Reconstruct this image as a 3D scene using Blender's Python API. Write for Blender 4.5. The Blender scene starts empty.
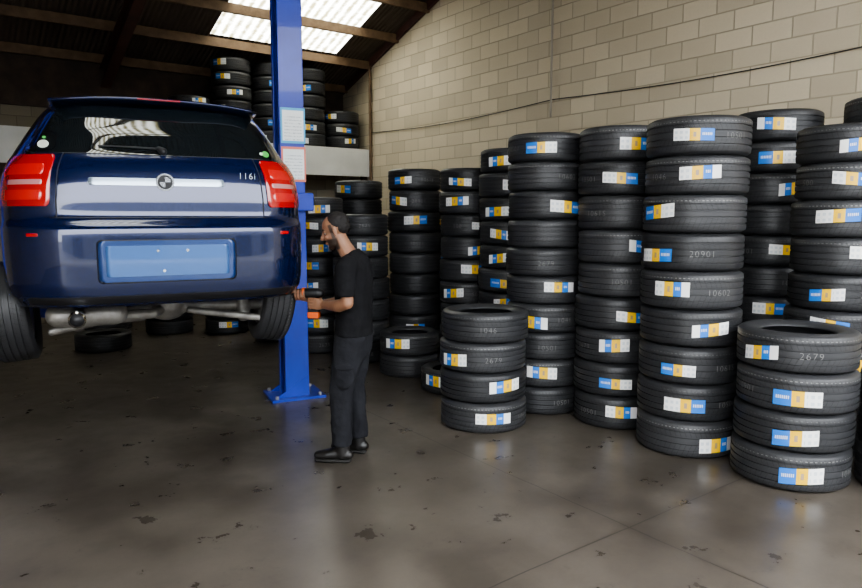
import bpy,bmesh,math,random
from mathutils import Vector,Matrix
random.seed(7)
COL=bpy.context.scene.collection
pi=math.pi
# ------------------------------------------------------------ helpers
def link(o,parent=None):
    COL.objects.link(o)
    if parent is not None: o.parent=parent
    return o
def empty(name,loc=(0,0,0),rz=0.0,parent=None):
    o=bpy.data.objects.new(name,None); o.location=loc; o.rotation_euler=(0,0,rz); o.empty_display_size=.1
    return link(o,parent)
def mat(name,col,rough=.5,metal=0.0,coat=0.0,spec=.5):
    m=bpy.data.materials.new(name); m.use_nodes=True
    b=m.node_tree.nodes['Principled BSDF']
    b.inputs['Base Color'].default_value=(col[0],col[1],col[2],1)
    b.inputs['Roughness'].default_value=rough; b.inputs['Metallic'].default_value=metal
    b.inputs['Coat Weight'].default_value=coat; b.inputs['Coat Roughness'].default_value=.03
    b.inputs['Specular IOR Level'].default_value=spec
    return m
def N(m,t): return m.node_tree.nodes.new(t)
def L(m,a,b): m.node_tree.links.new(a,b)
def B(m): return m.node_tree.nodes['Principled BSDF']
def mth(m,op,a,b=None,c=None):
    n=N(m,'ShaderNodeMath'); n.operation=op
    for i,x in enumerate((a,b,c)):
        if x is None: continue
        if isinstance(x,(int,float)): n.inputs[i].default_value=x
        else: L(m,x,n.inputs[i])
    return n.outputs[0]
def mixc(m,f,a,b):
    n=N(m,'ShaderNodeMix'); n.data_type='RGBA'
    for s,x in ((0,f),(6,a),(7,b)):
        if isinstance(x,(int,float)): n.inputs[s].default_value=x
        elif isinstance(x,tuple): n.inputs[s].default_value=(x[0],x[1],x[2],1)
        else: L(m,x,n.inputs[s])
    return n.outputs[2]
def noise(m,scale,coord='Object',detail=4,rough=.55,vec=None):
    n=N(m,'ShaderNodeTexNoise'); n.inputs['Scale'].default_value=scale; n.inputs['Detail'].default_value=detail; n.inputs['Roughness'].default_value=rough
    if vec is None:
        t=N(m,'ShaderNodeTexCoord'); vec=t.outputs[coord]
    L(m,vec,n.inputs['Vector']); return n.outputs['Fac']
def bump(m,h,strength=.3,dist=.01):
    n=N(m,'ShaderNodeBump'); n.inputs['Strength'].default_value=strength; n.inputs['Distance'].default_value=dist
    L(m,h,n.inputs['Height']); L(m,n.outputs[0],B(m).inputs['Normal'])
def sstep(m,x,a,b):
    n=N(m,'ShaderNodeMapRange'); n.interpolation_type='SMOOTHSTEP'; L(m,x,n.inputs[0]); n.inputs[1].default_value=a; n.inputs[2].default_value=b; return n.outputs[0]
def ramp(m,f,stops):
    n=N(m,'ShaderNodeValToRGB'); L(m,f,n.inputs[0]); e=n.color_ramp.elements
    e[0].position=stops[0][0]; e[0].color=(*stops[0][1],1); e[1].position=stops[1][0]; e[1].color=(*stops[1][1],1)
    for p,c in stops[2:]:
        x=e.new(p); x.color=(*c,1)
    return n.outputs[0]
def noisy(m,scale,c1,c2,bs=0,bscale=None,bd=.01,lo=.3,hi=.7):
    f=noise(m,scale); c=ramp(m,f,[(lo,c1),(hi,c2)]); L(m,c,B(m).inputs['Base Color'])
    if bs: bump(m,noise(m,bscale or scale*4),bs,bd)
    return m
def mk(name,v,f,mats,parent=None,smooth=True,fm=None,loc=(0,0,0),rot=(0,0,0),uv=None,recalc=False):
    me=bpy.data.meshes.new(name); me.from_pydata([tuple(p) for p in v],[],f)
    if not isinstance(mats,(list,tuple)): mats=[mats]
    for m in mats: me.materials.append(m)
    if fm: me.polygons.foreach_set('material_index',fm)
    me.polygons.foreach_set('use_smooth',[smooth]*len(f))
    if uv:
        l=me.uv_layers.new(name='UVMap')
        for lp in me.loops: l.data[lp.index].uv=uv[lp.vertex_index]
    if recalc:
        bm=bmesh.new(); bm.from_mesh(me); bmesh.ops.recalc_face_normals(bm,faces=bm.faces); bm.to_mesh(me); bm.free()
    me.update()
    o=bpy.data.objects.new(name,me); o.location=loc; o.rotation_euler=rot
    return link(o,parent)
def join(parts):
    v=[];f=[]
    for pv,pf in parts:
        k=len(v); v+=[tuple(p) for p in pv]; f+=[tuple(i+k for i in q) for q in pf]
    return v,f
BF=[(0,3,2,1),(4,5,6,7),(0,1,5,4),(1,2,6,5),(2,3,7,6),(3,0,4,7)]
def boxg(c,d,rz=0.0):
    x,y,z=d[0]/2,d[1]/2,d[2]/2
    v=[(-x,-y,-z),(x,-y,-z),(x,y,-z),(-x,y,-z),(-x,-y,z),(x,-y,z),(x,y,z),(-x,y,z)]
    cs,sn=math.cos(rz),math.sin(rz)
    return [(c[0]+p[0]*cs-p[1]*sn,c[1]+p[0]*sn+p[1]*cs,c[2]+p[2]) for p in v],BF
def beamg(p0,p1,w,h,up=(0,0,1)):
    p0=Vector(p0);p1=Vector(p1);t=(p1-p0).normalized();s=t.cross(Vector(up)).normalized();u=s.cross(t)
    v=[]
    for p in (p0,p1):
        for a,b in ((-1,-1),(1,-1),(1,1),(-1,1)): v.append(p+s*a*w/2+u*b*h/2)
    return v,BF
def bevel(o,w=.01,seg=2):
    m=o.modifiers.new('bevel','BEVEL'); m.width=w; m.segments=seg; m.limit_method='ANGLE'; m.angle_limit=math.radians(40)
    return o
def box(name,c,d,m,parent=None,bw=0,rz=0.0):
    v,f=boxg((0,0,0),d); o=mk(name,v,f,m,parent,False,loc=c,rot=(0,0,rz))
    if bw: bevel(o,bw)
    return o
def tube(pts,rad,ref=(1,0,0),seg=16,caps=(1,1)):
    pts=[Vector(p) for p in pts]; ref=Vector(ref); n=len(pts); v=[];f=[];rings=[]
    R=[(r,r) if isinstance(r,(int,float)) else r for r in rad]
    def fr(i):
        t=(pts[min(i+1,n-1)]-pts[max(i-1,0)]).normalized()
        a=ref-t*ref.dot(t)
        if a.length<1e-3: a=Vector((.3,.5,.8))-t*Vector((.3,.5,.8)).dot(t)
        a.normalize(); return t,a,t.cross(a)
    seq=[]
    t,a,b=fr(0)
    if caps[0]:
        m=min(R[0])
        for o,s in ((.96,.3),(.8,.6),(.45,.89)): seq.append((pts[0]-t*m*o,a,b,R[0][0]*s,R[0][1]*s))
    for i in range(n):
        t,a,b=fr(i); seq.append((pts[i],a,b,R[i][0],R[i][1]))
    t,a,b=fr(n-1)
    if caps[1]:
        m=min(R[-1])
        for o,s in ((.45,.89),(.8,.6),(.96,.3)): seq.append((pts[-1]+t*m*o,a,b,R[-1][0]*s,R[-1][1]*s))
    for (p,a,b,ra,rb) in seq:
        rings.append(len(v))
        for k in range(seg):
            q=2*pi*k/seg; v.append(p+a*ra*math.cos(q)+b*rb*math.sin(q))
    for j in range(len(rings)-1):
        for k in range(seg):
            k2=(k+1)%seg; f.append((rings[j]+k,rings[j]+k2,rings[j+1]+k2,rings[j+1]+k))
    f.append(tuple(reversed(range(rings[0],rings[0]+seg)))); f.append(tuple(range(rings[-1],rings[-1]+seg)))
    return v,f
def ell(c,r,seg=24,rings=14,M=None):
    v=[];f=[]
    for j in range(rings+1):
        t=pi*j/rings
        for k in range(seg):
            q=2*pi*k/seg; p=Vector((r[0]*math.sin(t)*math.cos(q),r[1]*math.sin(t)*math.sin(q),r[2]*math.cos(t)))
            v.append(p+Vector(c))
    for j in range(rings):
        for k in range(seg):
            k2=(k+1)%seg; f.append((j*seg+k,(j+1)*seg+k,(j+1)*seg+k2,j*seg+k2))
    bm=bmesh.new(); bv=[bm.verts.new(p) for p in v]
    for q in f:
        try: bm.faces.new([bv[i] for i in q])
        except: pass
    bmesh.ops.remove_doubles(bm,verts=bm.verts,dist=1e-5); bm.verts.index_update()
    vv=[x.co.copy() for x in bm.verts]; ff=[tuple(x.index for x in q.verts) for q in bm.faces]; bm.free()
    return vv,ff
def vox(name,parts,size,m,parent,it=4,disp=0,dscale=.12):
    v,f=join(parts); o=mk(name,v,f,m,parent,True,recalc=True)
    r=o.modifiers.new('remesh','REMESH'); r.mode='VOXEL'; r.voxel_size=size; r.use_smooth_shade=True
    s=o.modifiers.new('smooth','SMOOTH'); s.factor=.5; s.iterations=it
    if disp:
        t=bpy.data.textures.new(name+'_folds','CLOUDS'); t.noise_scale=dscale; t.noise_depth=2
        d=o.modifiers.new('folds','DISPLACE'); d.texture=t; d.strength=disp; d.mid_level=.5; d.texture_coords='LOCAL'
    return o
def curve(name,pts,r,m,parent=None,cyc=False):
    c=bpy.data.curves.new(name,'CURVE'); c.dimensions='3D'; c.bevel_depth=r; c.bevel_resolution=3
    s=c.splines.new('NURBS'); s.points.add(len(pts)-1)
    for i,p in enumerate(pts): s.points[i].co=(*p,1)
    s.use_endpoint_u=True; s.order_u=3; s.use_cyclic_u=cyc
    c.materials.append(m); o=bpy.data.objects.new(name,c); return link(o,parent)

# ------------------------------------------------------------ building frame
TH=math.radians(36.63); ct,st=math.cos(TH),math.sin(TH)
CX,CY=-1.77,13.86
def bp(q,s,z): return (CX+st*s-ct*q, CY-ct*s-st*q, z)
EAVE,SL=4.17,.333
def rz_(s): return EAVE+SL*s
def blockmat(name,tint=1.0,brown=0):
    m=mat(name,(.5,.45,.36),.85)
    t=N(m,'ShaderNodeTexCoord'); uv=t.outputs['UV']
    b=N(m,'ShaderNodeTexBrick'); L(m,uv,b.inputs['Vector']); b.inputs['Scale'].default_value=1
    b.inputs['Brick Width'].default_value=.4; b.inputs['Row Height'].default_value=.2; b.inputs['Mortar Size'].default_value=.008
    b.inputs['Mortar Smooth'].default_value=.3; b.inputs['Bias'].default_value=-.1
    b.inputs['Color1'].default_value=(.70*tint,.605*tint,.44*tint,1); b.inputs['Color2'].default_value=(.48*tint,.41*tint,.29*tint,1)
    b.inputs['Mortar'].default_value=(.38*tint,.32*tint,.225*tint,1)
    f=noise(m,.9,vec=uv,detail=5)
    c=mixc(m,mth(m,'MULTIPLY',f,.35),b.outputs['Color'],(.60*tint,.53*tint,.42*tint))
    f2=noise(m,40,vec=uv)
    c=mixc(m,mth(m,'MULTIPLY',f2,.25),c,(.4*tint,.34*tint,.25*tint))
    L(m,c,B(m).inputs['Base Color'])
    h=mth(m,'ADD',mth(m,'MULTIPLY',b.outputs['Fac'],-1.0),mth(m,'MULTIPLY',f2,.25)); bump(m,h,.6,.01)
    return m
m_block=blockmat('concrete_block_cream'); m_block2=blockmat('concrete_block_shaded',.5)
def wallquad(name,pts,uv,m): 
    return mk(name,pts,[tuple(range(len(pts)))],m,smooth=False,uv=uv)
SF=13.6; QL=12.5
wallquad('wall_right',[bp(0,0,0),bp(0,SF,0),bp(0,SF,rz_(SF)),bp(0,0,rz_(0))],[(0,0),(SF,0),(SF,rz_(SF)),(0,rz_(0))],m_block)
wallquad('wall_back',[bp(0,0,0),bp(QL,0,0),bp(QL,0,EAVE),bp(0,0,EAVE)],[(0,0),(QL,0),(QL,EAVE),(0,EAVE)],m_block2)
wallquad('wall_left',[bp(QL,0,0),bp(QL,SF,0),bp(QL,SF,rz_(SF)),bp(QL,0,rz_(0))],[(0,0),(SF,0),(SF,rz_(SF)),(0,rz_(0))],m_block2)
wallquad('wall_front',[bp(0,SF,5.2),bp(QL,SF,5.2),bp(QL,SF,rz_(SF)),bp(0,SF,rz_(SF))],[(0,5.2),(QL,5.2),(QL,9),(0,9)],m_block2)
# floor
mf=mat('polished_concrete',(.14,.12,.10),.3)
t=N(mf,'ShaderNodeTexCoord'); uv=t.outputs['UV']
n1=noise(mf,.5,vec=uv,detail=4,rough=.5); n2=noise(mf,1.7,vec=uv,detail=6,rough=.58); n3=noise(mf,55,vec=uv,detail=3); n4=noise(mf,4.3,vec=uv,detail=7,rough=.62)
c=ramp(mf,n1,[(.3,(.056,.047,.038)),(.72,(.132,.113,.094))])
c=mixc(mf,mth(mf,'MULTIPLY',sstep(mf,n2,.45,.68),.55),c,(.155,.135,.113))
c=mixc(mf,mth(mf,'MULTIPLY',sstep(mf,n2,.50,.32),.50),c,(.045,.037,.030))
c=mixc(mf,mth(mf,'MULTIPLY',sstep(mf,n4,.44,.30),.60),c,(.032,.026,.021))
c=mixc(mf,mth(mf,'MULTIPLY',n3,.25),c,(.044,.038,.032))
sx=N(mf,'ShaderNodeSeparateXYZ'); L(mf,uv,sx.inputs[0]); wob=mth(mf,'MULTIPLY',mth(mf,'SUBTRACT',n2,.5),.03)
jm=None
for ax,val in ((0,3.85),(1,9.97),(1,5.4),(0,8.2)):
    d=mth(mf,'ABSOLUTE',mth(mf,'SUBTRACT',mth(mf,'ADD',sx.outputs[ax],wob),val)); k=mth(mf,'LESS_THAN',d,.0045)
    jm=k if jm is None else mth(mf,'MAXIMUM',jm,k)
c=mixc(mf,mth(mf,'MULTIPLY',jm,.7),c,(.018,.015,.013)); L(mf,c,B(mf).inputs['Base Color'])
rr=ramp(mf,n4,[(.2,(.22,.22,.22)),(.8,(.42,.42,.42))]); L(mf,rr,B(mf).inputs['Roughness'])
fp=[(-.1,-.1),(QL+.1,-.1),(QL+.1,SF),(-.1,SF)]
mk('floor',[bp(q,s,0) for q,s in fp],[(0,1,2,3)],mf,smooth=False,uv=fp)
m_yard=noisy(mat('yard_asphalt',(.2,.2,.2),.9),3,(.20,.195,.185),(.31,.30,.28),.3,60)
mk('yard_ground',[bp(-30,SF,-.02),bp(40,SF,-.02),bp(40,60,-.02),bp(-30,60,-.02)],[(0,1,2,3)],m_yard,smooth=False)
# added warehouse, unseen behind the camera, to darken the car's reflections
m_blocker=mat('added_blocker_grey_cladding',(.16,.17,.18),.6); t=N(m_blocker,'ShaderNodeTexCoord'); s_=N(m_blocker,'ShaderNodeSeparateXYZ'); L(m_blocker,t.outputs['Object'],s_.inputs[0]); bump(m_blocker,mth(m_blocker,'SINE',mth(m_blocker,'MULTIPLY',s_.outputs[0],30)),.5,.03)
wh=empty('added_reflection_blocker',bp(6,30,0),TH)
mk('added_blocker_walls',*boxg((0,-4,3.2),(44,8,6.4)),m_blocker,wh,False)
mk('added_blocker_fascia',*boxg((0,-4,6.6),(44.6,8.6,.4)),m_blocker,wh,False)
mk('added_blocker_doors',*join([boxg((x,.03,2.0),(4.2,.1,4.0)) for x in (-14,-5,5,14)]),mat('added_blocker_door_dark',(.05,.055,.06),.5),wh,False)
# roof
m_roof=mat('corrugated_roof_sheet',(.10,.075,.055),.7)
t=N(m_roof,'ShaderNodeTexCoord'); uvr=t.outputs['UV']; sr=N(m_roof,'ShaderNodeSeparateXYZ'); L(m_roof,uvr,sr.inputs[0])
w=mth(m_roof,'SINE',mth(m_roof,'MULTIPLY',sr.outputs[0],2*pi/.076)); 
c=mixc(m_roof,noise(m_roof,1.5,vec=uvr,detail=6),(.040,.029,.023),(.15,.115,.09)); L(m_roof,c,B(m_roof).inputs['Base Color']); bump(m_roof,w,.9,.012)
m_sky=bpy.data.materials.new('translucent_roof_sheet'); m_sky.use_nodes=True; nt=m_sky.node_tree; nt.nodes.remove(nt.nodes['Principled BSDF'])
tr=N(m_sky,'ShaderNodeBsdfTranslucent'); t=N(m_sky,'ShaderNodeTexCoord'); nn=noise(m_sky,7,vec=t.outputs['UV'],detail=6,rough=.7)
ss=N(m_sky,'ShaderNodeSeparateXYZ'); L(m_sky,t.outputs['UV'],ss.inputs[0]); ww=mth(m_sky,'MULTIPLY_ADD',mth(m_sky,'SINE',mth(m_sky,'MULTIPLY',ss.outputs[0],2*pi/.15)),.16,.5)
cc=ramp(m_sky,mth(m_sky,'ADD',mth(m_sky,'MULTIPLY',nn,.9),mth(m_sky,'SUBTRACT',ww,.5)),[(.28,(.22,.19,.10)),(.55,(.93,.92,.82))]); L(m_sky,cc,tr.inputs[0])
L(m_sky,tr.outputs[0],nt.nodes['Material Output'].inputs[0])
SKY=[(.75,3.0,1.15,3.1),(5.5,7.1,6.9,9.4)]
qs=[-.2,.75,3.0,5.5,7.1,QL+.2]; sl=[-.2,1.15,3.1,6.9,9.4,SF+.1]
v=[bp(q,s,rz_(s)) for s in sl for q in qs]; uvs=[(q,s) for s in sl for q in qs]; f=[];fm=[]
for j in range(len(sl)-1):
    for i in range(len(qs)-1):
        a=j*len(qs)+i; f.append((a,a+1,a+1+len(qs),a+len(qs)))
        qc=(qs[i]+qs[i+1])/2; sc=(sl[j]+sl[j+1])/2
        fm.append(1 if any(k[0]<qc<k[1] and k[2]<sc<k[3] for k in SKY) else 0)
mk('ceiling',v,f,[m_roof,m_sky],smooth=False,fm=fm,uv=uvs)
m_timber=noisy(mat('roof_timber',(.15,.08,.04),.7),6,(.10,.060,.032),(.19,.12,.066),.2,40)
m_steel=noisy(mat('rafter_red_oxide_steel',(.08,.03,.025),.6),4,(.05,.022,.018),(.10,.04,.03))
parts=[]
s=.2
while s<SF:
    parts.append(beamg(bp(0,s,rz_(s)-.09),bp(QL,s,rz_(s)-.09),.06,.14)); s+=.9
o=mk('roof_purlins',*join(parts),m_timber,smooth=False)
parts=[]
for q in (4.35,8.6):
    parts.append(beamg(bp(q,.05,rz_(0)-.3),bp(q,SF,rz_(SF)-.3),.02,.28)); parts.append(beamg(bp(q,.05,rz_(0)-.16),bp(q,SF,rz_(SF)-.16),.15,.02)); parts.append(beamg(bp(q,.05,rz_(0)-.44),bp(q,SF,rz_(SF)-.44),.15,.02))
mk('roof_rafters',*join(parts),m_steel,smooth=False)
v,f=beamg(bp(.03,0.0,rz_(0)-.05),bp(.03,SF,rz_(SF)-.05),.05,.16); mk('trim_rake',v,f,m_steel,smooth=False)
m_dark=noisy(mat('dark_timber_lining',(.06,.04,.03),.8),5,(.030,.021,.016),(.075,.050,.036),.2,30)
v,f=beamg(bp(.02,.05,3.75),bp(QL,.05,3.75),.06,.8); mk('trim_timber_lining',v,f,m_dark,smooth=False)
# mezzanine ledge
m_white=noisy(mat('painted_fibro_white',(.6,.6,.57),.7),2,(.66,.66,.62),(.80,.80,.76),.1,30)
mz=empty('mezzanine_ledge',(0,0,0))
MQ=6.0
v,f=beamg(bp(.02,1.07,2.67),bp(MQ,1.07,2.67),.06,.50); mk('fascia_board',v,f,m_white,mz,False)
v,f=beamg(bp(.02,.53,2.89),bp(MQ,.53,2.89),1.02,.06); mk('deck',v,f,m_dark,mz,False)
parts=[beamg(bp(q,1.0,0),bp(q,1.0,2.5),.09,.09,up=(ct,st,0)) for q in (.12,2.9,5.9)]
mk('posts',*join(parts),m_dark,mz,False)
# cable & conduit on block wall
m_black=mat('black_plastic',(.012,.012,.013),.45)
m_grey=mat('conduit_grey',(.36,.32,.26),.5)
cab=[]
for i in range(60):
    s=1.1+i*(SF-1.2)/59; sag=abs(math.sin((s-1.1)*pi/4.6))*.07
    cab.append(bp(.02,s,3.23-sag))
curve('wall_cable',cab,.006,m_black)
curve('wall_conduit',[bp(.03,5.68,z) for z in (3.0,4,5,rz_(5.68)-.1)],.014,m_grey)
curve('wall_downpipe',[bp(.05,1.14,z) for z in (.02,2,3,rz_(1.14)-.1)],.025,m_timber)
# ------------------------------------------------------------ tyres
def rubber(name,kind):
    m=mat(name,(.03,.031,.034),.45)
    t=N(m,'ShaderNodeTexCoord'); s=N(m,'ShaderNodeSeparateXYZ'); L(m,t.outputs['UV'],s.inputs[0]); U,V=s.outputs[0],s.outputs[1]
    oi=N(m,'ShaderNodeObjectInfo')
    base=mixc(m,oi.outputs['Random'],(.019,.020,.023),(.040,.041,.045))
    f=noise(m,12); base=mixc(m,mth(m,'MULTIPLY',f,.4),base,(.050,.049,.049))
    if kind=='tread':
        d1=mth(m,'LESS_THAN',mth(m,'ABSOLUTE',mth(m,'SUBTRACT',V,.335)),.008)
        da=mth(m,'LESS_THAN',mth(m,'FRACT',mth(m,'MULTIPLY',U,80)),.5)
        msk=mth(m,'MULTIPLY',d1,da)
        base=mixc(m,mth(m,'MULTIPLY',msk,mth(m,'MULTIPLY',oi.outputs['Random'],.5)),base,(.50,.50,.47))
        ang=mth(m,'ADD',mth(m,'MULTIPLY',U,64),mth(m,'MULTIPLY',mth(m,'ABSOLUTE',V),3.0))
        sip=mth(m,'LESS_THAN',mth(m,'FRACT',ang),.16)
        shoulder=mth(m,'GREATER_THAN',mth(m,'ABSOLUTE',V),.10)
        sm=mth(m,'MULTIPLY',sip,shoulder)
        base=mixc(m,mth(m,'MULTIPLY',sm,.6),base,(.006,.006,.006))
        bump(m,mth(m,'MULTIPLY',sm,-1.0),.7,.004)
    else:
        bump(m,mth(m,'SINE',mth(m,'MULTIPLY',U,900)),.08,.002)
    L(m,base,B(m).inputs['Base Color']); return m
m_tread=rubber('tyre_tread_rubber','tread'); m_sidew=rubber('tyre_sidewall_rubber','side')
TC={}
def tyremesh(R,W,rim):
    key=(round(R,3),round(W,3),round(rim,3))
    if key in TC: return TC[key]
    h=W/2; le=lambda k: rim+(R-rim)*k
    P=[(rim,-.70),(rim+.012,-.80),(le(.3),-.92),(le(.55),-.99),(le(.75),-.975),(R-.024,-.925),(R-.009,-.865),(R-.002,-.80)]
    P=[(a,b*h) for a,b in P]; sh=set()
    for g in (-.5,-.17,.17,.5):
        for dr,dz in ((0,-.006),(.008,-.0045),(.008,.0045),(0,.006)):
            sh.add(len(P)); P.append((R-dr,g*h+dz))
    P+=[(R-.002,.80*h),(R-.009,.865*h),(R-.024,.925*h),(le(.75),.975*h),(le(.55),.99*h),(le(.3),.92*h),(rim+.012,.8*h),(rim,.70*h),
        (le(.4),.80*h),(R-.02,.66*h),(R-.02,-.66*h),(le(.4),-.80*h)]
    n=len(P); seg=72; v=[];uv=[];f=[];fm=[]
    for k in range(seg+1):
        a=2*pi*k/seg
        for (r,z) in P: v.append((r*math.cos(a),r*math.sin(a),z)); uv.append((k/seg,z/W))
    for k in range(seg):
        for i in range(n):
            j=(i+1)%n; f.append((k*n+i,(k+1)*n+i,(k+1)*n+j,k*n+j))
            fm.append(0 if (7<=i<=23) else 1)
    me=bpy.data.meshes.new('tyre'); me.from_pydata(v,[],f); me.materials.append(m_tread); me.materials.append(m_sidew)
    me.polygons.foreach_set('material_index',fm); me.polygons.foreach_set('use_smooth',[True]*len(f))
    l=me.uv_layers.new(name='UVMap')
    for lp in me.loops: l.data[lp.index].uv=uv[lp.vertex_index]
    for e in me.edges:
        a,b=e.vertices
        if a%n==b%n and (a%n) in sh: e.use_edge_sharp=True
    me.update(); TC[key]=me; return me
def sticker(name,flip,cuts):
    m=mat(name,(.8,.8,.8),.35)
    t=N(m,'ShaderNodeTexCoord'); s=N(m,'ShaderNodeSeparateXYZ'); L(m,t.outputs['UV'],s.inputs[0]); U,V=s.outputs[0],s.outputs[1]
    if flip: U=mth(m,'SUBTRACT',1.0,U)
    n=N(m,'ShaderNodeValToRGB'); n.color_ramp.interpolation='CONSTANT'; L(m,U,n.inputs[0]); e=n.color_ramp.elements
    W=(.88,.88,.86,1); Y=(.90,.55,.02,1); K=(.03,.20,.66,1)
    e[0].position=0; e[0].color=W; e[1].position=cuts[0]; e[1].color=Y
    x=e.new(cuts[1]); x.color=K
    if len(cuts)>2: x=e.new(cuts[2]); x.color=W
    c=n.outputs[0]
    a=mth(m,'LESS_THAN',mth(m,'ABSOLUTE',mth(m,'SUBTRACT',mth(m,'FRACT',mth(m,'MULTIPLY',U,7.5)),.5)),.28)
    b=mth(m,'LESS_THAN',mth(m,'ABSOLUTE',mth(m,'SUBTRACT',mth(m,'FRACT',mth(m,'MULTIPLY',V,2.2)),.5)),.25)
    w=mth(m,'LESS_THAN',U,cuts[0]-.04); k=mth(m,'MULTIPLY',mth(m,'MULTIPLY',a,b),w); c=mixc(m,mth(m,'MULTIPLY',k,.35),c,(.25,.35,.45))
    end=cuts[2] if len(cuts)>2 else .97
    a=mth(m,'LESS_THAN',mth(m,'ABSOLUTE',mth(m,'SUBTRACT',V,.55)),.11); b=mth(m,'LESS_THAN',mth(m,'FRACT',mth(m,'MULTIPLY',U,24)),.6)
    w=mth(m,'MULTIPLY',mth(m,'GREATER_THAN',U,cuts[1]+.05),mth(m,'LESS_THAN',U,end-.03)); k=mth(m,'MULTIPLY',mth(m,'MULTIPLY',a,b),w); c=mixc(m,mth(m,'MULTIPLY',k,.85),c,(.85,.85,.85))
    a=mth(m,'LESS_THAN',mth(m,'ABSOLUTE',mth(m,'SUBTRACT',U,(cuts[0]+cuts[1])/2)),.035); b=mth(m,'LESS_THAN',mth(m,'ABSOLUTE',mth(m,'SUBTRACT',V,.5)),.2)
    c=mixc(m,mth(m,'MULTIPLY',mth(m,'MULTIPLY',a,b),.6),c,(.10,.12,.30))
    L(m,c,B(m).inputs['Base Color']); return m
m_st=[sticker('tyre_label_print',False,(.40,.66)),sticker('tyre_label_print_reversed',True,(.36,.62)),sticker('tyre_label_print_wide',False,(.30,.56,.78)),sticker('tyre_label_print_wide_reversed',True,(.30,.58,.80))]
m_chalk=mat('paint_marking_white',(.26,.26,.25),.8)
TXT={}
def textgeo(s):
    if s in TXT: return TXT[s]
    c=bpy.data.curves.new('t','FONT'); c.body=s; c.size=.062; c.space_character=1.15; c.offset=-.0014; c.align_x='CENTER'; c.align_y='CENTER'; c.resolution_u=2
    o=bpy.data.objects.new('t',c); COL.objects.link(o); bpy.context.view_layer.update()
    me=bpy.data.meshes.new_from_object(o.evaluated_get(bpy.context.evaluated_depsgraph_get()))
    g=([tuple(x.co) for x in me.vertices],[tuple(p.vertices) for p in me.polygons])
    bpy.data.objects.remove(o); bpy.data.meshes.remove(me); TXT[s]=g; return g
WORDS=['10602','1061S','20901','10618','S00','2679','10S01','1046','70902']
def stack(x,y,n,R,W,z0=0,lab=.7,txt=.7,name='tyre_stack',rim=None,jit=.012):
    rnd=random.Random(int(x*977+y*131+n*7))
    e=empty(name,(x,y,z0)); me=tyremesh(R,W,rim or R*.60)
    face=math.atan2(-y,-x)
    sv,sf,sm,suv=[],[],[],[]; tv,tf=[],[]
    for i in range(n):
        ox,oy=rnd.uniform(-jit,jit),rnd.uniform(-jit,jit)
        if i==0: ox=oy=0
        o=bpy.data.objects.new('tyre',me); o.location=(ox,oy,W*(i+.5)); o.rotation_euler=(0,0,rnd.uniform(0,6.28)); link(o,e)
        zc=W*(i+.5); la=None
        if rnd.random()<lab:
            la=face+rnd.uniform(-.75,.75); wd=rnd.uniform(.22,.29); hh=rnd.uniform(.078,.10)
            zo=zc+rnd.uniform(-.03,.03); k0=len(sv); g=10; mi=rnd.randint(0,3); tl=rnd.uniform(-.03,.03)
            for a in range(g+1):
                th=la+(a/g-.5)*wd/R
                for b in (0,1):
                    sv.append((ox+(R+.003)*math.cos(th),oy+(R+.003)*math.sin(th),zo+(b-.5)*hh+tl*(a/g-.5))); suv.append((a/g,b))
            for a in range(g): sf.append((k0+2*a,k0+2*a+2,k0+2*a+3,k0+2*a+1)); sm.append(mi)
        if rnd.random()<txt:
            ta=face+rnd.uniform(-.6,.6)
            if la is not None: ta=la+rnd.choice((-1,1))*rnd.uniform(.82,.98)
            gv,gf=textgeo(rnd.choice(WORDS)); k0=len(tv)
            for (px,py,_) in gv:
                th=ta+px/R; tv.append((ox+(R+.002)*math.cos(th),oy+(R+.002)*math.sin(th),zc+py-.01))
            tf+=[tuple(q+k0 for q in p) for p in gf]
    if sv: mk('paper_labels',sv,sf,m_st,e,True,fm=sm,uv=suv)
    if tv: mk('painted_numbers',tv,tf,m_chalk,e,False)
    return e
stack(2.365,4.34,4,.355,.247,lab=1)
stack(1.90,4.93,9,.350,.263,lab=.9,txt=.9)
stack(1.537,5.56,9,.330,.265,lab=.9,txt=.9)
stack(1.00,5.97,10,.330,.238,lab=.8)
stack(.434,5.483,4,.350,.238,lab=.8,txt=.9)
stack(2.987,4.95,9,.340,.258,lab=1)
stack(2.95,5.93,10,.345,.256)
stack(3.66,5.52,10,.340,.262)
stack(3.05,4.12,3,.330,.247)
stack(.81,6.95,10,.320,.235,lab=.5)
stack(.42,7.62,9,.320,.245,lab=.7)
stack(-.20,8.40,9,.320,.250,lab=.6)
stack(-.82,7.98,7,.325,.245,lab=.4)
stack(-.98,9.35,9,.320,.240,lab=.4)
stack(-1.42,8.55,8,.320,.240,lab=.6)
stack(-.24,7.28,2,.320,.235,lab=.4)
stack(.20,6.58,1,.300,.230,lab=1)
stack(-2.12,9.3,6,.32,.24,lab=.3)
stack(-3.0,9.95,3,.32,.22,lab=.5)
stack(-3.85,9.9,3,.33,.2,lab=0,txt=0)
stack(-4.85,10.1,3,.33,.2,lab=0,txt=0)
stack(-4.20,8.60,1,.335,.22,lab=0,txt=0,name='used_tyre')
stack(-5.9,9.0,2,.33,.21,lab=0,txt=0)
for i,(s,n) in enumerate(((7.6,9),(6.7,10),(5.8,9),(4.9,9),(4.0,8),(3.1,9))):
    p=bp(.45,s,0); stack(p[0],p[1],n,.32,.245,lab=.4,txt=.3)
for q,n in ((.42,3),(1.12,6),(1.82,6),(2.52,6),(3.24,3)):
    p=bp(q,.72,0); stack(p[0],p[1],n,.325,.227,z0=2.921,lab=.7,txt=.2,name='stored_tyre_stack')
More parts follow.
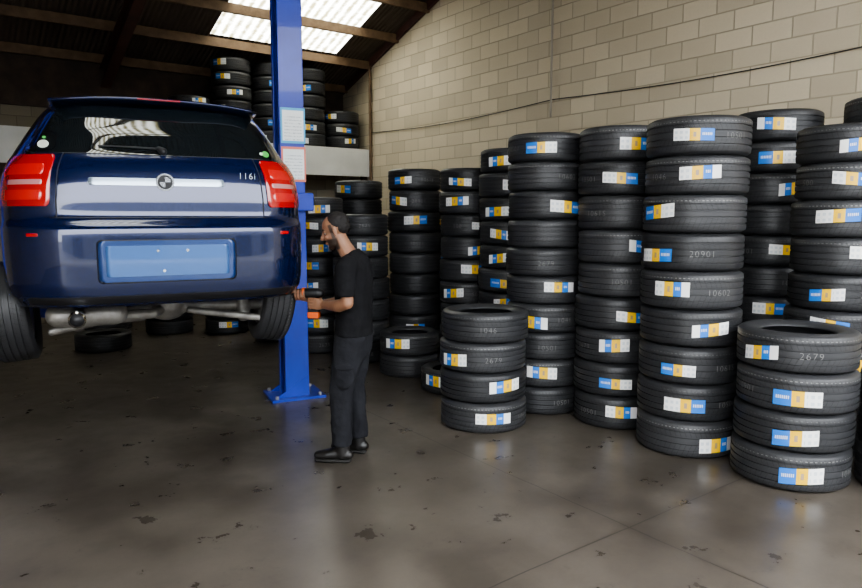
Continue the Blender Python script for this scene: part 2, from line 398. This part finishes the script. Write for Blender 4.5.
# ------------------------------------------------------------ lift
PHI=math.radians(25)
m_blue=noisy(mat('lift_blue_paint',(.02,.06,.5),.35,coat=.3),3,(.010,.035,.38),(.016,.055,.52))
m_bolt=mat('galvanised_steel',(.45,.45,.45),.4,.9)
LH=1.42
lift=empty('two_post_car_lift',(-2.590,5.73,0),PHI)
for sx_ in (-1,1):
    X=LH*sx_; H=4.0
    parts=[boxg((X+sx_*.105,0,H/2+.01),(.012,.28,H)),boxg((X,-.134,H/2+.01),(.22,.012,H)),boxg((X,.134,H/2+.01),(.22,.012,H)),
           boxg((X-sx_*.105,-.105,H/2+.01),(.012,.06,H)),boxg((X-sx_*.105,.105,H/2+.01),(.012,.06,H))]
    o=mk('column',*join(parts),m_blue,lift,False); bevel(o,.004,2)
    parts=[boxg((X,0,.012),(.50,.44,.022))]
    for yy in (-.138,.138):
        parts.append(([(X-.20*sx_,yy-.005,.02),(X+.10*sx_,yy-.005,.02),(X+.10*sx_,yy-.005,.02+.2),(X-.20*sx_,yy+.005,.02),(X+.10*sx_,yy+.005,.02),(X+.10*sx_,yy+.005,.22)],[(0,1,2),(3,5,4),(0,3,4,1),(1,4,5,2),(2,5,3,0)]))
    mk('base_plate',*join(parts),m_blue,lift,False)
    parts=[tube([(X+a,b,.02),(X+a,b,.05)],[.016,.016],seg=6,caps=(0,0)) for a in (-.2,.2) for b in (-.18,.18)]
    mk('anchor_bolts',*join(parts),m_bolt,lift,False)
    parts=[boxg((X-sx_*.02,0,1.42),(.17,.24,1.0)),boxg((X-sx_*.17,0,1.0),(.16,.40,.14)),boxg((X+sx_*.02,-.175,1.82),(.30,.07,.16))]
    o=mk('carriage',*join(parts),m_blue,lift,False); bevel(o,.01)
    parts=[]
    for sy in (-1,1):
        a=Vector((X-sx_*.2,sy*.13,1.0)); b=Vector((.66*sx_+.18,sy*.95,1.03))
        m1=a.lerp(b,.55); parts+=[beamg(a,m1,.11,.09),beamg(m1-(b-a)*.05,b,.08,.065),tube([(b.x,b.y,1.0),(b.x,b.y,1.14)],[.03,.03],caps=(0,0)),tube([(b.x,b.y,1.14),(b.x,b.y,1.18)],[.06,.06],caps=(0,0))]
    o=mk('swing_arms',*join(parts),m_blue,lift,False); bevel(o,.006)
v,f=beamg((-LH,0,3.98),(LH,0,3.98),.16,.12); mk('overhead_beam',v,f,m_blue,lift,False)
def placard(nm,z0,z1,border):
    m=mat(nm,(.8,.8,.8),.4); t=N(m,'ShaderNodeTexCoord'); s=N(m,'ShaderNodeSeparateXYZ'); L(m,t.outputs['UV'],s.inputs[0]); U,V=s.outputs[0],s.outputs[1]
    rows=mth(m,'LESS_THAN',mth(m,'FRACT',mth(m,'MULTIPLY',V,11)),.35); nn=mth(m,'GREATER_THAN',noise(m,26,vec=t.outputs['UV']),.5)
    ins=mth(m,'MULTIPLY',mth(m,'LESS_THAN',mth(m,'ABSOLUTE',mth(m,'SUBTRACT',U,.5)),.36),mth(m,'LESS_THAN',V,.8))
    c=mixc(m,mth(m,'MULTIPLY',mth(m,'MULTIPLY',rows,nn),mth(m,'MULTIPLY',ins,.6)),(.85,.88,.88),(.2,.25,.3))
    ed=mth(m,'GREATER_THAN',mth(m,'MAXIMUM',mth(m,'ABSOLUTE',mth(m,'SUBTRACT',U,.5)),mth(m,'ABSOLUTE',mth(m,'SUBTRACT',V,.5))),.43)
    c=mixc(m,ed,c,border); L(m,c,B(m).inputs['Base Color'])
    x0,x1,y=LH-.10,LH+.12,-.146
    o=mk('safety_sign',[(x0,y,z0),(x1,y,z0),(x1,y,z1),(x0,y,z1)],[(0,1,2,3)],m,lift,False,uv=[(0,0),(1,0),(1,1),(0,1)])
    so=o.modifiers.new('t','SOLIDIFY'); so.thickness=.004
placard('sign_print_blue',2.34,2.65,(.08,.45,.75)); placard('sign_print_red',2.00,2.31,(.75,.20,.14))
# ------------------------------------------------------------ car
car=empty('hatchback_car',(-1.500,3.90,.985),PHI)
m_paint=mat('car_paint_dark_blue',(.0022,.010,.055),.22,.4,1.0)
m_trim=mat('car_black_plastic',(.010,.010,.012),.5)
m_glass=mat('car_dark_glass',(.006,.009,.011),.03,0,1.0)
m_red=mat('tail_lamp_red',(.40,.006,.008),.12,0,1.0); m_red2=mat('tail_lamp_red_bright',(.56,.016,.014),.12,0,1.0); m_clear=mat('lamp_clear',(.50,.22,.22),.1,0,1.0)
m_chrome=mat('chrome',(.75,.76,.78),.12,1.0); m_alu=noisy(mat('exhaust_steel',(.5,.48,.45),.45,.5),9,(.20,.19,.175),(.42,.40,.37),.15,60)
m_panel=mat('plate_recess_blue',(.018,.055,.19),.25,.3,1.0); m_whitep=mat('sticker_white',(.75,.8,.7),.5); m_green=mat('sticker_green',(.1,.45,.1),.5)
m_reflection=mat('tailgate_painted_reflection',(.50,.60,.72),.3,.6,.6)  # pale colour imitating a bright reflection on the paintwork
LV=[(.20,.835,.08,4.02),(.25,.862,.030,4.12),(.32,.870,.010,4.18),(.45,.874,0,4.22),(.60,.876,0,4.22),(.655,.876,.008,4.2),(.685,.872,.055,4.18),(.72,.872,.068,4.14),(.80,.872,.075,4.05),
(.90,.862,.092,3.70),(.97,.848,.112,3.12),(1.03,.820,.135,2.96),(1.07,.795,.165,2.86),(1.2,.725,.25,2.58),(1.32,.655,.345,2.25),(1.37,.615,.40,2.08),(1.40,.56,.50,1.95),(1.42,.45,.70,1.80),(1.43,.22,1.0,1.62)]
LV=[(a,b*1.04,c,d) for a,b,c,d in LV]
def lin(z):
    if z<=LV[0][0]: return LV[0][1:]
    for a,b in zip(LV,LV[1:]):
        if z<=b[0]:
            k=(z-a[0])/(b[0]-a[0]); return tuple(a[i]+(b[i]-a[i])*k for i in (1,2,3))
    return LV[-1][1:]
def prm(z):
    s=[0,0,0]
    for d,wt in ((-.014,.2),(-.007,.2),(0,.2),(.007,.2),(.014,.2)):
        q=lin(z+d)
        for i in range(3): s[i]+=q[i]*wt
    return s
MR,MF,nr,nf=1.3,1.55,4.5,5.0
def rear_y(x,z):
    hw,yr,yf=prm(z); k=min(abs(x)/hw,1); return yr+(MR-yr)*(1-(1-k**nr)**(1/nr))
def front_y(x,z):
    hw,yr,yf=prm(z); k=min(abs(x)/hw,1); return yf-(yf-MF)*(1-(1-k**nf)**(1/nf))
def side_x(y,z):
    hw,yr,yf=prm(z)
    if y<MR: k=min((MR-y)/(MR-yr),1); return hw*(1-k**nr)**(1/nr)
    if y>MF: k=min((y-MF)/(yf-MF),1); return hw*(1-k**nf)**(1/nf)
    return hw
def half(nn):
    th=[math.asin((.1*i)**(nn/2)) for i in range(8)]; last=th[-1]
    return th+[last+(pi/2-last)*i/16 for i in range(1,17)]
zs=[.20+1.23*i/110 for i in range(111)]
tr_=half(nr); tf_=half(nf); v=[]
for z in zs:
    hw,yr,yf=prm(z); pts=[]
    for t in tr_: pts.append((hw*math.sin(t)**(2/nr),yr+(MR-yr)*(1-max(math.cos(t),0)**(2/nr))))
    for y in (1.36,1.42,1.48): pts.append((hw,y))
    for t in reversed(tf_): pts.append((hw*math.sin(t)**(2/nf),yf-(yf-MF)*(1-max(math.cos(t),0)**(2/nf))))
    pts=pts+[(-x,y) for (x,y) in reversed(pts[1:-1])]
    nR=len(pts); v+=[(x,y,z) for x,y in pts]
f=[]
for j in range(len(zs)-1):
    for k in range(nR):
        k2=(k+1)%nR; f.append((j*nR+k,j*nR+k2,(j+1)*nR+k2,(j+1)*nR+k))
fm=[0]*len(f); f.append(tuple(reversed(range(nR)))); fm.append(1); f.append(tuple(range((len(zs)-1)*nR,len(zs)*nR))); fm.append(0)
body=mk('body_shell',v,f,[m_paint,m_trim],car,True,fm=fm,recalc=True)
RW,FW=.80,3.46
for sx_ in (-1,1):
    for wy in (RW,FW):
        cv,cf=tube([(sx_*.58,wy,.30),(sx_*1.1,wy,.30)],[.36,.36],ref=(0,0,1),seg=40,caps=(0,0))
        cut=mk('wheel_arch_cutter',cv,cf,[m_trim],car,True,recalc=True); 
        bo=body.modifiers.new('arch','BOOLEAN'); bo.operation='DIFFERENCE'; bo.object=cut; bo.solver='EXACT'; bo.material_mode='TRANSFER'
        bpy.context.view_layer.update()
dg=bpy.context.evaluated_depsgraph_get(); nm=bpy.data.meshes.new_from_object(body.evaluated_get(dg)); body.modifiers.clear(); body.data=nm
for o in [o for o in bpy.data.objects if o.name.startswith('wheel_arch_cutter')]: bpy.data.objects.remove(o)
def patch(name,z0,z1,a0,a1,m,off=.004,rc=.02,nx=24,nz=24,kind='rear',sgn=1,thick=.006):
    v=[];f=[]
    for j in range(nz+1):
        t=(1-math.cos(pi*j/nz))/2; z=z0+(z1-z0)*t; e=min(z-z0,z1-z); ins=0
        if e<rc: ins=rc-math.sqrt(max(rc*rc-(rc-e)**2,0))
        l=a0(z) if callable(a0) else a0; r=a1(z) if callable(a1) else a1; l+=ins; r-=ins
        for i in range(nx+1):
            x=l+(r-l)*i/nx
            if kind=='rear': v.append((x,rear_y(x,z)-off,z))
            elif kind=='front': v.append((x,front_y(x,z)+off,z))
            elif kind=='side': v.append((sgn*(side_x(x,z)+off),x,z))
            elif kind=='corner':
                hw,yr,yf=prm(z); xx=hw*math.sin(x)**(2/nr); yy=yr+(MR-yr)*(1-math.cos(x)**(2/nr))
                v.append((sgn*(xx+off*math.sin(x)),yy-off*math.cos(x),z))
    for j in range(nz):
        for i in range(nx):
            a=j*(nx+1)+i; q=(a,a+1,a+nx+2,a+nx+1)
            if kind=='front' or (kind in('side','corner') and sgn<0): q=q[::-1]
            f.append(q)
    o=mk(name,v,f,m,car,True); s=o.modifiers.new('t','SOLIDIFY'); s.thickness=thick; s.offset=-1
    return o
gw=lambda z:.73-(z-1.065)*.46
patch('rear_window',1.062,1.378,lambda z:-gw(z),gw,m_glass,.004,.05)
patch('plate_recess',.335,.580,-.375,.375,m_trim,.0022,.03); 
patch('plate_recess_panel',.342,.573,-.368,.368,m_panel,.005,.025)
patch('plate_recess_inner',.372,.545,-.33,.33,mat('plate_backing_blue',(.05,.14,.36),.3,.2,1.0),.009,.012)
patch('lower_valance',.215,.262,-.78,.78,m_trim,.004,.015)
patch('painted_reflection_strip',.884,.926,-.40,.33,m_reflection,.004,.012)  # white reflection across the tailgate, painted in as a pale strip
for bx,bz in ((-.06,.515),(.10,.515),(-.03,.40)):
    y=rear_y(bx,bz)-.012; mk('plate_screw',*tube([(bx,y+.004,bz),(bx,y,bz)],[.009,.008],ref=(0,0,1),seg=12,caps=(0,0)),m_chrome,car,False)
patch('hatch_seam_lower',.700,.706,-.60,.60,m_trim,.003,.001,nz=4)
for sg in (-1,1):
    patch('tail_lamp',.765,1.055,.395,1.12,m_red,.006,.035,kind='corner',sgn=sg)
    patch('tail_lamp_strip',.80,.855,.46,1.05,m_red2,.008,.02,kind='corner',sgn=sg)
    patch('tail_lamp_reverse',.885,.912,.46,.9,m_clear,.008,.01,kind='corner',sgn=sg)
    patch('tail_lamp_strip',.94,1.0,.46,1.05,m_red2,.008,.02,kind='corner',sgn=sg)
    patch('bumper_reflector',.600,.618,.50,.62,m_red,.003,.008,kind='corner',sgn=sg)
    patch('hatch_seam_side',.70,1.07,.345,.352,m_trim,.003,.001,kind='corner',sgn=sg,nx=2)
    patch('side_window_rear',1.06,1.33,lambda z:.62+(z-1.06)*.55,1.66,m_glass,.003,.03,kind='side',sgn=sg)
    patch('side_window_front',1.05,1.33,1.70,lambda z:2.72-(z-1.05)*1.9,m_glass,.003,.03,kind='side',sgn=sg)
    for yy in (1.24,1.68,2.86): patch('door_seam',.30,1.02,yy,yy+.006,m_trim,.002,.001,kind='side',sgn=sg,nx=1)
    patch('door_seam_lower',.29,.296,1.24,2.9,m_trim,.002,.001,kind='side',sgn=sg,nz=2)
    for yy in (1.50,2.40): vox('door_handle',[tube([(sg*.915,yy-.08,.89),(sg*.93,yy,.892),(sg*.915,yy+.08,.89)],[.012,.014,.012])],.006,m_paint,car)
    vox('side_mirror',[ell((sg*1.0,2.62,1.05),(.11,.06,.075)),tube([(sg*.84,2.68,1.0),(sg*.96,2.64,1.02)],[.025,.025])],.01,m_paint,car)
    patch('head_lamp',.66,.80,lambda z:.45*1 if sg>0 else -.80,lambda z:.80 if sg>0 else -.45,m_clear,.006,.04,kind='front')
    patch('grille',.60,.72,.03 if sg>0 else -.27,.27 if sg>0 else -.03,m_trim,.008,.04,kind='front')
patch('windscreen',1.06,1.36,lambda z:-(.70-(z-1.06)*.45),lambda z:(.70-(z-1.06)*.45),m_glass,.004,.04,kind='front')
sv=[];sf=[]; SW=.59
for i in range(25):
    x=-SW+2*SW*i/24; k=abs(x)/SW; yb=.300+.09*k**3; dz=-.026*k**2.4
    for (yy,zz) in ((yb,1.392),(yb-.010,1.398),(yb,1.408),(yb+.14,1.426),(yb+.32,1.432),(yb+.30,1.38),(yb+.12,1.374)): sv.append((x,yy,zz+dz))
for i in range(24):
    for k in range(7): k2=(k+1)%7; sf.append((i*7+k,i*7+k2,(i+1)*7+k2,(i+1)*7+k))
sf.append(tuple(range(7))); sf.append(tuple(reversed(range(24*7,25*7))))
mk('roof_spoiler',sv,sf,m_paint,car,True,recalc=True)
box('high_brake_lamp',(0,.297,1.398),(.24,.010,.008),m_red2,car,.002)
by=rear_y(0,.905)-.003
o=mk('badge_ring',*tube([(0,by+.004,.905),(0,by-.008,.905)],[.052,.050],ref=(0,0,1),seg=40,caps=(0,0)),m_chrome,car,False)
mk('badge_disc',*tube([(0,by,.905),(0,by-.011,.905)],[.042,.040],ref=(0,0,1),seg=40,caps=(0,0)),m_trim,car,False)
o=mk('badge_quarters',*join([([(0,by-.0125,.905)]+[(.030*math.cos(a+i*pi/12),by-.0125,.905+.030*math.sin(a+i*pi/12)) for i in range(7)],[tuple(range(8))]) for a in (0,pi)]),m_chrome,car,False)
gv,gf=textgeo('116i'); mk('model_lettering',[(.47+x*.9,rear_y(.47+x*.9,.95)-.008,.95+y*.9) for x,y,_ in gv],gf,m_whitep,car,False)
vox('rear_wiper',[tube([(0,rear_y(0,1.085)-.015,1.085),(-.02,rear_y(0,1.10)-.018,1.10)],[.024,.016]),tube([(0,rear_y(0,1.10)-.016,1.10),(-.16,rear_y(.16,1.105)-.014,1.105),(-.34,rear_y(.34,1.108)-.012,1.108)],[.007,.006,.005])],.004,m_trim,car)
for x,z,r,mm in ((-.62,1.115,.030,m_whitep),(-.615,1.155,.010,m_green),(.615,1.10,.026,m_green),(.585,1.10,.012,m_whitep)):
    mk('registration_sticker',[(x+r*math.cos(i*pi/10),rear_y(x+r*math.cos(i*pi/10),z+r*.8*math.sin(i*pi/10))-.006,z+r*.8*math.sin(i*pi/10)) for i in range(20)],[tuple(range(20))],mm,car,False)
vox('exhaust_silencer',[tube([(-.60,.38,.125),(-.30,.38,.125)],[(.075,.11),(.075,.11)],ref=(0,0,1))],.012,m_alu,car)
mk('exhaust_tailpipe',*tube([(-.50,.34,.15),(-.49,.12,.145),(-.49,.00,.142)],[.040,.040,.046],ref=(0,0,1),caps=(0,0)),m_chrome,car,True)
mk('exhaust_tailpipe_bore',*tube([(-.49,.03,.142),(-.49,-.002,.142)],[.036,.036],ref=(0,0,1),caps=(0,0)),m_trim,car,True)
vox('exhaust_pipe',[tube([(-.30,.40,.10),(-.08,.50,.09),(.05,.9,.09),(.1,1.6,.12),(.1,2.6,.14)],[.034]*5,ref=(0,0,1)),tube([(-.34,.44,.07),(-.14,.62,.05),(-.05,1.0,.06),(-.05,1.6,.10)],[.024]*4,ref=(0,0,1))],.01,m_alu,car)
vox('rear_axle',[tube([(-.66,RW-.05,.08),(-.2,RW-.08,.10),(.2,RW-.08,.10),(.66,RW-.05,.08)],[.034,.045,.045,.034],ref=(0,0,1)),tube([(-.64,RW+.12,.08),(-.2,RW+.15,.13),(.2,RW+.15,.13),(.64,RW+.12,.08)],[.026]*4,ref=(0,0,1)),
   ell((.02,RW,.12),(.15,.17,.12)),tube([(.66,RW-.22,.00),(.15,RW-.22,.09)],[.026,.024],ref=(0,0,1)),tube([(-.66,RW-.22,.00),(-.15,RW-.22,.09)],[.026,.024],ref=(0,0,1)),
   tube([(.52,RW-.1,.02),(.52,RW-.05,.26)],[.05,.05],ref=(1,0,0)),tube([(-.52,RW-.1,.02),(-.52,RW-.05,.26)],[.05,.05],ref=(1,0,0))],.008,m_alu,car)
mk('underbody_tray',*boxg((0,2.1,.205),(1.2,3.2,.05)),m_trim,car,False)
m_rim=mat('alloy_wheel_silver',(.5,.5,.52),.3,.8)
def wheel(x,y,z,tilt):
    sg=1 if x>0 else -1
    e=empty('wheel',(x,y,z),0,car); e.rotation_euler=(0,pi/2*sg+tilt,0)
    o=bpy.data.objects.new('tyre',tyremesh(.318,.225,.205)); link(o,e)
    parts=[tube([(0,0,-.08),(0,0,.0),(0,0,.085)],[.205,.185,.207],seg=48,caps=(0,0))]
    mk('rim_barrel',*join(parts),m_rim,e,True)
    sp=[tube([(0,0,.03),(0,0,.09)],[.045,.04],seg=24,caps=(0,0))]
    for k in range(7):
        a=2*pi*k/7; sp.append(beamg((.03*math.cos(a),.03*math.sin(a),.09),(.2*math.cos(a),.2*math.sin(a),.092),.045,.02))
    o=mk('rim_spokes',*join(sp),m_rim,e,False); bevel(o,.004)
    mk('brake_disc',*tube([(0,0,-.02),(0,0,.0)],[.14,.14],seg=40,caps=(0,0)),m_alu,e,False)
wheel(.740,RW,.130,math.radians(9)); wheel(-.875,RW,.115,math.radians(-5)); wheel(.785,FW,.19,0); wheel(-.785,FW,.19,0)
# ------------------------------------------------------------ mechanic
fw=Vector((-.985,.17,0)).normalized(); MA=math.atan2(fw.y,fw.x)
man=empty('mechanic',(-.530,4.64,0),MA)
HLOC=(.120,0,1.590); HP=math.radians(19); HY=math.radians(8)
HM=Matrix.Translation(HLOC)@Matrix.Rotation(HY,4,'Z')@Matrix.Rotation(HP,4,'Y')
hd=bpy.data.objects.new('head_reference',None); hd.location=HLOC; hd.rotation_euler=(Matrix.Rotation(HY,3,'Z')@Matrix.Rotation(HP,3,'Y')).to_euler(); hd.empty_display_size=.05; link(hd,man)
def H(g): return [HM@Vector(p) for p in g[0]],g[1]
m_skin=mat('skin_brown',(.33,.17,.10),.5); B(m_skin).inputs['Subsurface Weight'].default_value=.08
t=N(m_skin,'ShaderNodeTexCoord'); t.object=hd; s=N(m_skin,'ShaderNodeSeparateXYZ'); L(m_skin,t.outputs['Object'],s.inputs[0])
X_,Y_,Z_=s.outputs
bd=mth(m_skin,'MULTIPLY',sstep(m_skin,Z_,-.028,-.046),sstep(m_skin,X_,-.010,.010)); bd=mth(m_skin,'MULTIPLY',bd,sstep(m_skin,Z_,-.128,-.112))
jaw=mth(m_skin,'MAXIMUM',sstep(m_skin,mth(m_skin,'ABSOLUTE',Y_),.022,.032),mth(m_skin,'MAXIMUM',sstep(m_skin,Z_,-.066,-.072),mth(m_skin,'MULTIPLY',sstep(m_skin,Z_,-.052,-.046),sstep(m_skin,Z_,-.03,-.036))))
bd=mth(m_skin,'MULTIPLY',bd,jaw)
sb=mth(m_skin,'MULTIPLY',mth(m_skin,'MULTIPLY',sstep(m_skin,X_,.0,.012),sstep(m_skin,X_,.036,.026)),mth(m_skin,'MULTIPLY',sstep(m_skin,Z_,-.06,-.05),sstep(m_skin,Z_,.06,.05)))
bd=mth(m_skin,'MAXIMUM',bd,mth(m_skin,'MULTIPLY',sb,.9))
brow=mth(m_skin,'MULTIPLY',mth(m_skin,'LESS_THAN',mth(m_skin,'ABSOLUTE',mth(m_skin,'SUBTRACT',Z_,.036)),.005),mth(m_skin,'MULTIPLY',mth(m_skin,'GREATER_THAN',X_,.06),mth(m_skin,'LESS_THAN',mth(m_skin,'ABSOLUTE',mth(m_skin,'SUBTRACT',mth(m_skin,'ABSOLUTE',Y_),.032)),.018)))
cc=mixc(m_skin,mth(m_skin,'MULTIPLY',noise(m_skin,30),.5),(.30,.155,.092),(.22,.105,.06))
cc=mixc(m_skin,mth(m_skin,'MULTIPLY',mth(m_skin,'MAXIMUM',bd,brow),.92),cc,(.014,.011,.009)); L(m_skin,cc,B(m_skin).inputs['Base Color'])
m_hair=noisy(mat('black_hair',(.01,.008,.007),.7),60,(.005,.004,.004),(.014,.011,.010),.8,160,.006)
m_tee=noisy(mat('black_tshirt_cotton',(.012,.012,.014),.9,spec=.2),8,(.006,.006,.007),(.012,.012,.014),.4,14,.02)
m_trs=noisy(mat('charcoal_work_trousers',(.025,.026,.03),.9,spec=.2),6,(.012,.012,.015),(.022,.023,.027),.5,16,.02)
m_boot=noisy(mat('black_work_boots',(.012,.011,.011),.4),10,(.006,.0055,.0055),(.016,.014,.013),.2,40)
m_sole=mat('boot_sole_rubber',(.014,.013,.012),.7)
m_eye=mat('eye_white',(.55,.52,.48),.2); m_iris=mat('iris_dark',(.02,.01,.006),.1)
parts=[]
parts+=[H(ell((-.012,0,.040),(.096,.074,.083))),H(ell((.022,0,-.025),(.066,.062,.075))),H(ell((.030,0,-.065),(.052,.052,.044))),H(ell((.060,0,-.092),(.025,.028,.022))),
 H(ell((.066,0,.036),(.026,.052,.014))),H(ell((.062,.034,-.018),(.022,.022,.018))),H(ell((.062,-.034,-.018),(.022,.022,.018))),
 H(tube([(.084,0,.022),(.096,0,.002),(.109,0,-.018)],[.008,.009,.012],seg=12)),H(ell((.096,0,-.024),(.014,.017,.009))),
 H(ell((.085,0,-.052),(.012,.024,.007))),H(ell((.083,0,-.063),(.012,.021,.007))),
 H(ell((.066,.030,.017),(.013,.016,.009))),H(ell((.066,-.030,.017),(.013,.016,.009))),
 H(ell((-.004,.078,-.002),(.016,.008,.029))),H(ell((-.004,-.078,-.002),(.016,.008,.029))),H(ell((-.004,.079,-.024),(.009,.007,.010))),H(ell((-.004,-.079,-.024),(.009,.007,.010)))]
parts.append(tube([(.100,0,1.555),(.066,0,1.49),(.028,0,1.43),(.0,0,1.36)],[(.052,.053),(.054,.055),(.060,.068),(.07,.11)]))
parts.append(tube([(0,0,.90),(0,0,1.05),(0,0,1.2),(-.005,0,1.33),(.0,0,1.38)],[(.08,.11),(.08,.115),(.09,.13),(.08,.145),(.055,.09)]))
for sg,ax in ((1,.075),(-1,.02)):
    parts.append(tube([(0,sg*.075,.88),(.015+ax*.3,sg*.09,.70),(.03+ax*.5,sg*.095,.50),(ax*.8,sg*.098,.32),(ax,sg*.10,.12)],[.062,.058,.05,.045,.036]))
LW=Vector((.195,.062,1.092)); RWR=Vector((.275,-.125,1.075))
parts.append(tube([(0,.15,1.35),(-.005,.200,1.29),(-.02,.232,1.19),(-.025,.238,1.13)],[.040,.042,.042,.040]))
parts.append(tube([(-.025,.238,1.13),(.05,.19,1.105),(.13,.12,1.095),LW],[.040,.044,.034,(.026,.026)],ref=(0,0,1)))
parts.append(tube([(0,-.15,1.35),(0,-.205,1.29),(.0,-.243,1.19),(.01,-.25,1.12)],[.040,.042,.042,.040]))
parts.append(tube([(.01,-.25,1.12),(.09,-.215,1.10),(.19,-.165,1.085),RWR],[.040,.043,.033,(.026,.026)],ref=(0,0,1)))
parts.append(tube([LW,(.222,.062,1.095),(.245,.062,1.098),(.262,.058,1.098)],[(.028,.022),(.038,.017),(.042,.015),(.040,.013)],ref=(0,0,1)))
for z,r,k in ((1.130,.0095,.96),(1.108,.0098,1.0),(1.087,.0095,.97),(1.067,.0082,.86)):
    c=Vector((.285,.018,z)); R0=.036
    pts=[(.258,.060,z)]
    for a in (75,35,-10,-50): aa=math.radians(a*k+(1-k)*60); pts.append((c.x+R0*math.cos(aa),c.y+R0*math.sin(aa),z))
    parts.append(tube(pts,[r*1.05,r,r*.98,r*.92,r*.8],ref=(0,0,1),seg=10))
parts.append(tube([(.215,.045,1.110),(.240,.010,1.128),(.262,-.018,1.134),(.290,-.022,1.134)],[.014,.012,.011,.009],ref=(0,0,1),seg=10))
parts.append(tube([RWR,(.31,-.085,1.092),(.345,-.045,1.108),(.372,-.01,1.118)],[(.022,.028),(.016,.036),(.014,.040),(.012,.038)],ref=(0,0,1)))
for i,(r,k) in enumerate(((.0082,.9),(.0095,1.0),(.0098,1.05),(.0095,.97))):
    x=.340+.0215*i; yy0=-.012+.004*i
    parts.append(tube([(x,yy0-.006,1.118),(x+.003,.026,1.122),(x+.004,.046,1.142),(x+.004,.048,1.142+.026*k),(x+.003,.036,1.142+.046*k)],[r*1.05,r,r*.97,r*.9,r*.8],ref=(1,0,0),seg=10))
parts.append(tube([(.325,-.065,1.105),(.350,-.060,1.135),(.372,-.046,1.160),(.388,-.036,1.182)],[.014,.012,.011,.009],ref=(1,0,0),seg=10))
vox('body',parts,.0038,m_skin,man,it=3)
vox('hair',[H(ell((-.028,0,.055),(.083,.078,.076))),H(ell((-.046,0,.020),(.062,.071,.056)))],.005,m_hair,man,it=1,disp=.006,dscale=.015)
for sg in (-1,1):
    v,f=H(ell((.0655,sg*.030,.010),(.0105,.012,.0095))); mk('eye',v,f,m_eye,man,True)
    v,f=H(ell((.0735,sg*.030,.007),(.004,.006,.006))); mk('iris',v,f,m_iris,man,True)
parts=[tube([(.0,0,.885),(0,0,.96),(-.005,0,1.06),(0,0,1.16),(.0,0,1.27),(-.008,0,1.35),(-.002,0,1.405),(.022,0,1.445)],[(.134,.176),(.126,.168),(.122,.162),(.126,.170),(.130,.184),(.114,.184),(.090,.140),(.068,.078)],seg=28,caps=(0,0))]
for sg in (1,-1):
    parts.append(tube([(0,sg*.14,1.370),(0,sg*.185,1.345),(-.005,sg*.212,1.27),(-.012 if sg>0 else .0,sg*.234,1.165)],[.070,.074,.068,.068],caps=(1,0)))
vox('tshirt',parts,.009,m_tee,man,it=4,disp=.020,dscale=.09)
parts=[tube([(0,0,.80),(0,0,.90),(0,0,.955)],[(.118,.160),(.122,.165),(.114,.156)],seg=28)]
for sg,ax in ((1,.075),(-1,.02)):
    parts.append(tube([(0,sg*.08,.88),(.012+ax*.3,sg*.092,.70),(.035+ax*.5,sg*.097,.50),(.005+ax*.8,sg*.10,.32),(ax-.005,sg*.10,.12)],[(.112,.086),(.098,.084),(.082,.072),(.074,.067),(.070,.064)],caps=(1,0)))
    parts.append(ell((.02,sg*.178,.62),(.07,.012,.085)))
vox('trousers',parts,.009,m_trs,man,it=3,disp=.024,dscale=.09)
vox('cargo_pocket_flap',[ell((.02,.182,.685),(.072,.012,.024))],.006,m_trs,man)
for sg,ax in ((1,.075),(-1,.02)):
    vox('boot',[tube([(ax-.005,sg*.10,.17),(ax-.005,sg*.10,.10),(ax-.01,sg*.10,.055)],[(.055,.05),(.055,.048),(.055,.045)]),
        tube([(ax-.05,sg*.10,.055),(ax+.03,sg*.10,.062),(ax+.10,sg*.104,.052),(ax+.165,sg*.108,.045)],[(.036,.040),(.048,.044),(.036,.050),(.030,.043)],ref=(0,0,1))],.007,m_boot,man,it=3)
    vox('boot_sole',[tube([(ax-.055,sg*.10,.016),(ax+.03,sg*.10,.016),(ax+.10,sg*.104,.016),(ax+.175,sg*.108,.016)],[(.016,.042),(.016,.042),(.016,.052),(.016,.042)],ref=(0,0,1))],.006,m_sole,man,it=1)
    mk('laces',*join([tube([(ax+.045+.012*i,sg*.10-.026,.118-.014*i),(ax+.052+.012*i,sg*.10,.122-.014*i),(ax+.045+.012*i,sg*.10+.026,.118-.014*i)],[.003]*3,seg=6) for i in range(4)]),m_sole,man,True)
gun=empty('impact_wrench',(0,0,0),0,man)
m_or=mat('tool_orange_plastic',(.75,.13,.02),.4)
vox('tool_body',[tube([(.235,.012,1.165),(.25,.012,1.165),(.33,.012,1.165),(.40,.012,1.165),(.425,.012,1.165)],[.030,.036,.036,.030,.020],ref=(0,0,1))],.005,m_black,gun,it=2)
vox('tool_grip',[tube([(.285,.018,1.16),(.285,.018,1.10),(.280,.018,1.04)],[(.022,.020),(.020,.018),(.024,.020)])],.005,m_black,gun,it=2)
o=box('battery',(.282,.018,1.015),(.085,.055,.045),m_or,gun,.008)
o=box('battery_top',(.282,.018,1.042),(.078,.050,.02),m_black,gun,.006)
mk('tool_band',*tube([(.345,.012,1.165),(.365,.012,1.165)],[.0375,.036],ref=(0,0,1),seg=28,caps=(0,0)),m_or,gun,True)
mk('socket',*tube([(.42,.012,1.165),(.50,.012,1.165)],[.012,.014],ref=(0,0,1),seg=20,caps=(0,0)),m_bolt,gun,True)
# ------------------------------------------------------------ world, lights, camera
w=bpy.data.worlds.new('overcast_sky'); bpy.context.scene.world=w; w.use_nodes=True
bg=w.node_tree.nodes['Background']; bg.inputs[0].default_value=(.94,.97,1,1); bg.inputs[1].default_value=10.0
try: bpy.context.scene.view_settings.look='AgX - Medium High Contrast'
except Exception as ex: print('look',ex)
cam=bpy.data.cameras.new('camera'); cam.lens=680/862*36; cam.sensor_width=36; cam.clip_start=.05
co=bpy.data.objects.new('camera',cam); co.location=(0,0,1.70); co.rotation_euler=(math.radians(90-6.6),0,0); link(co); bpy.context.scene.camera=co
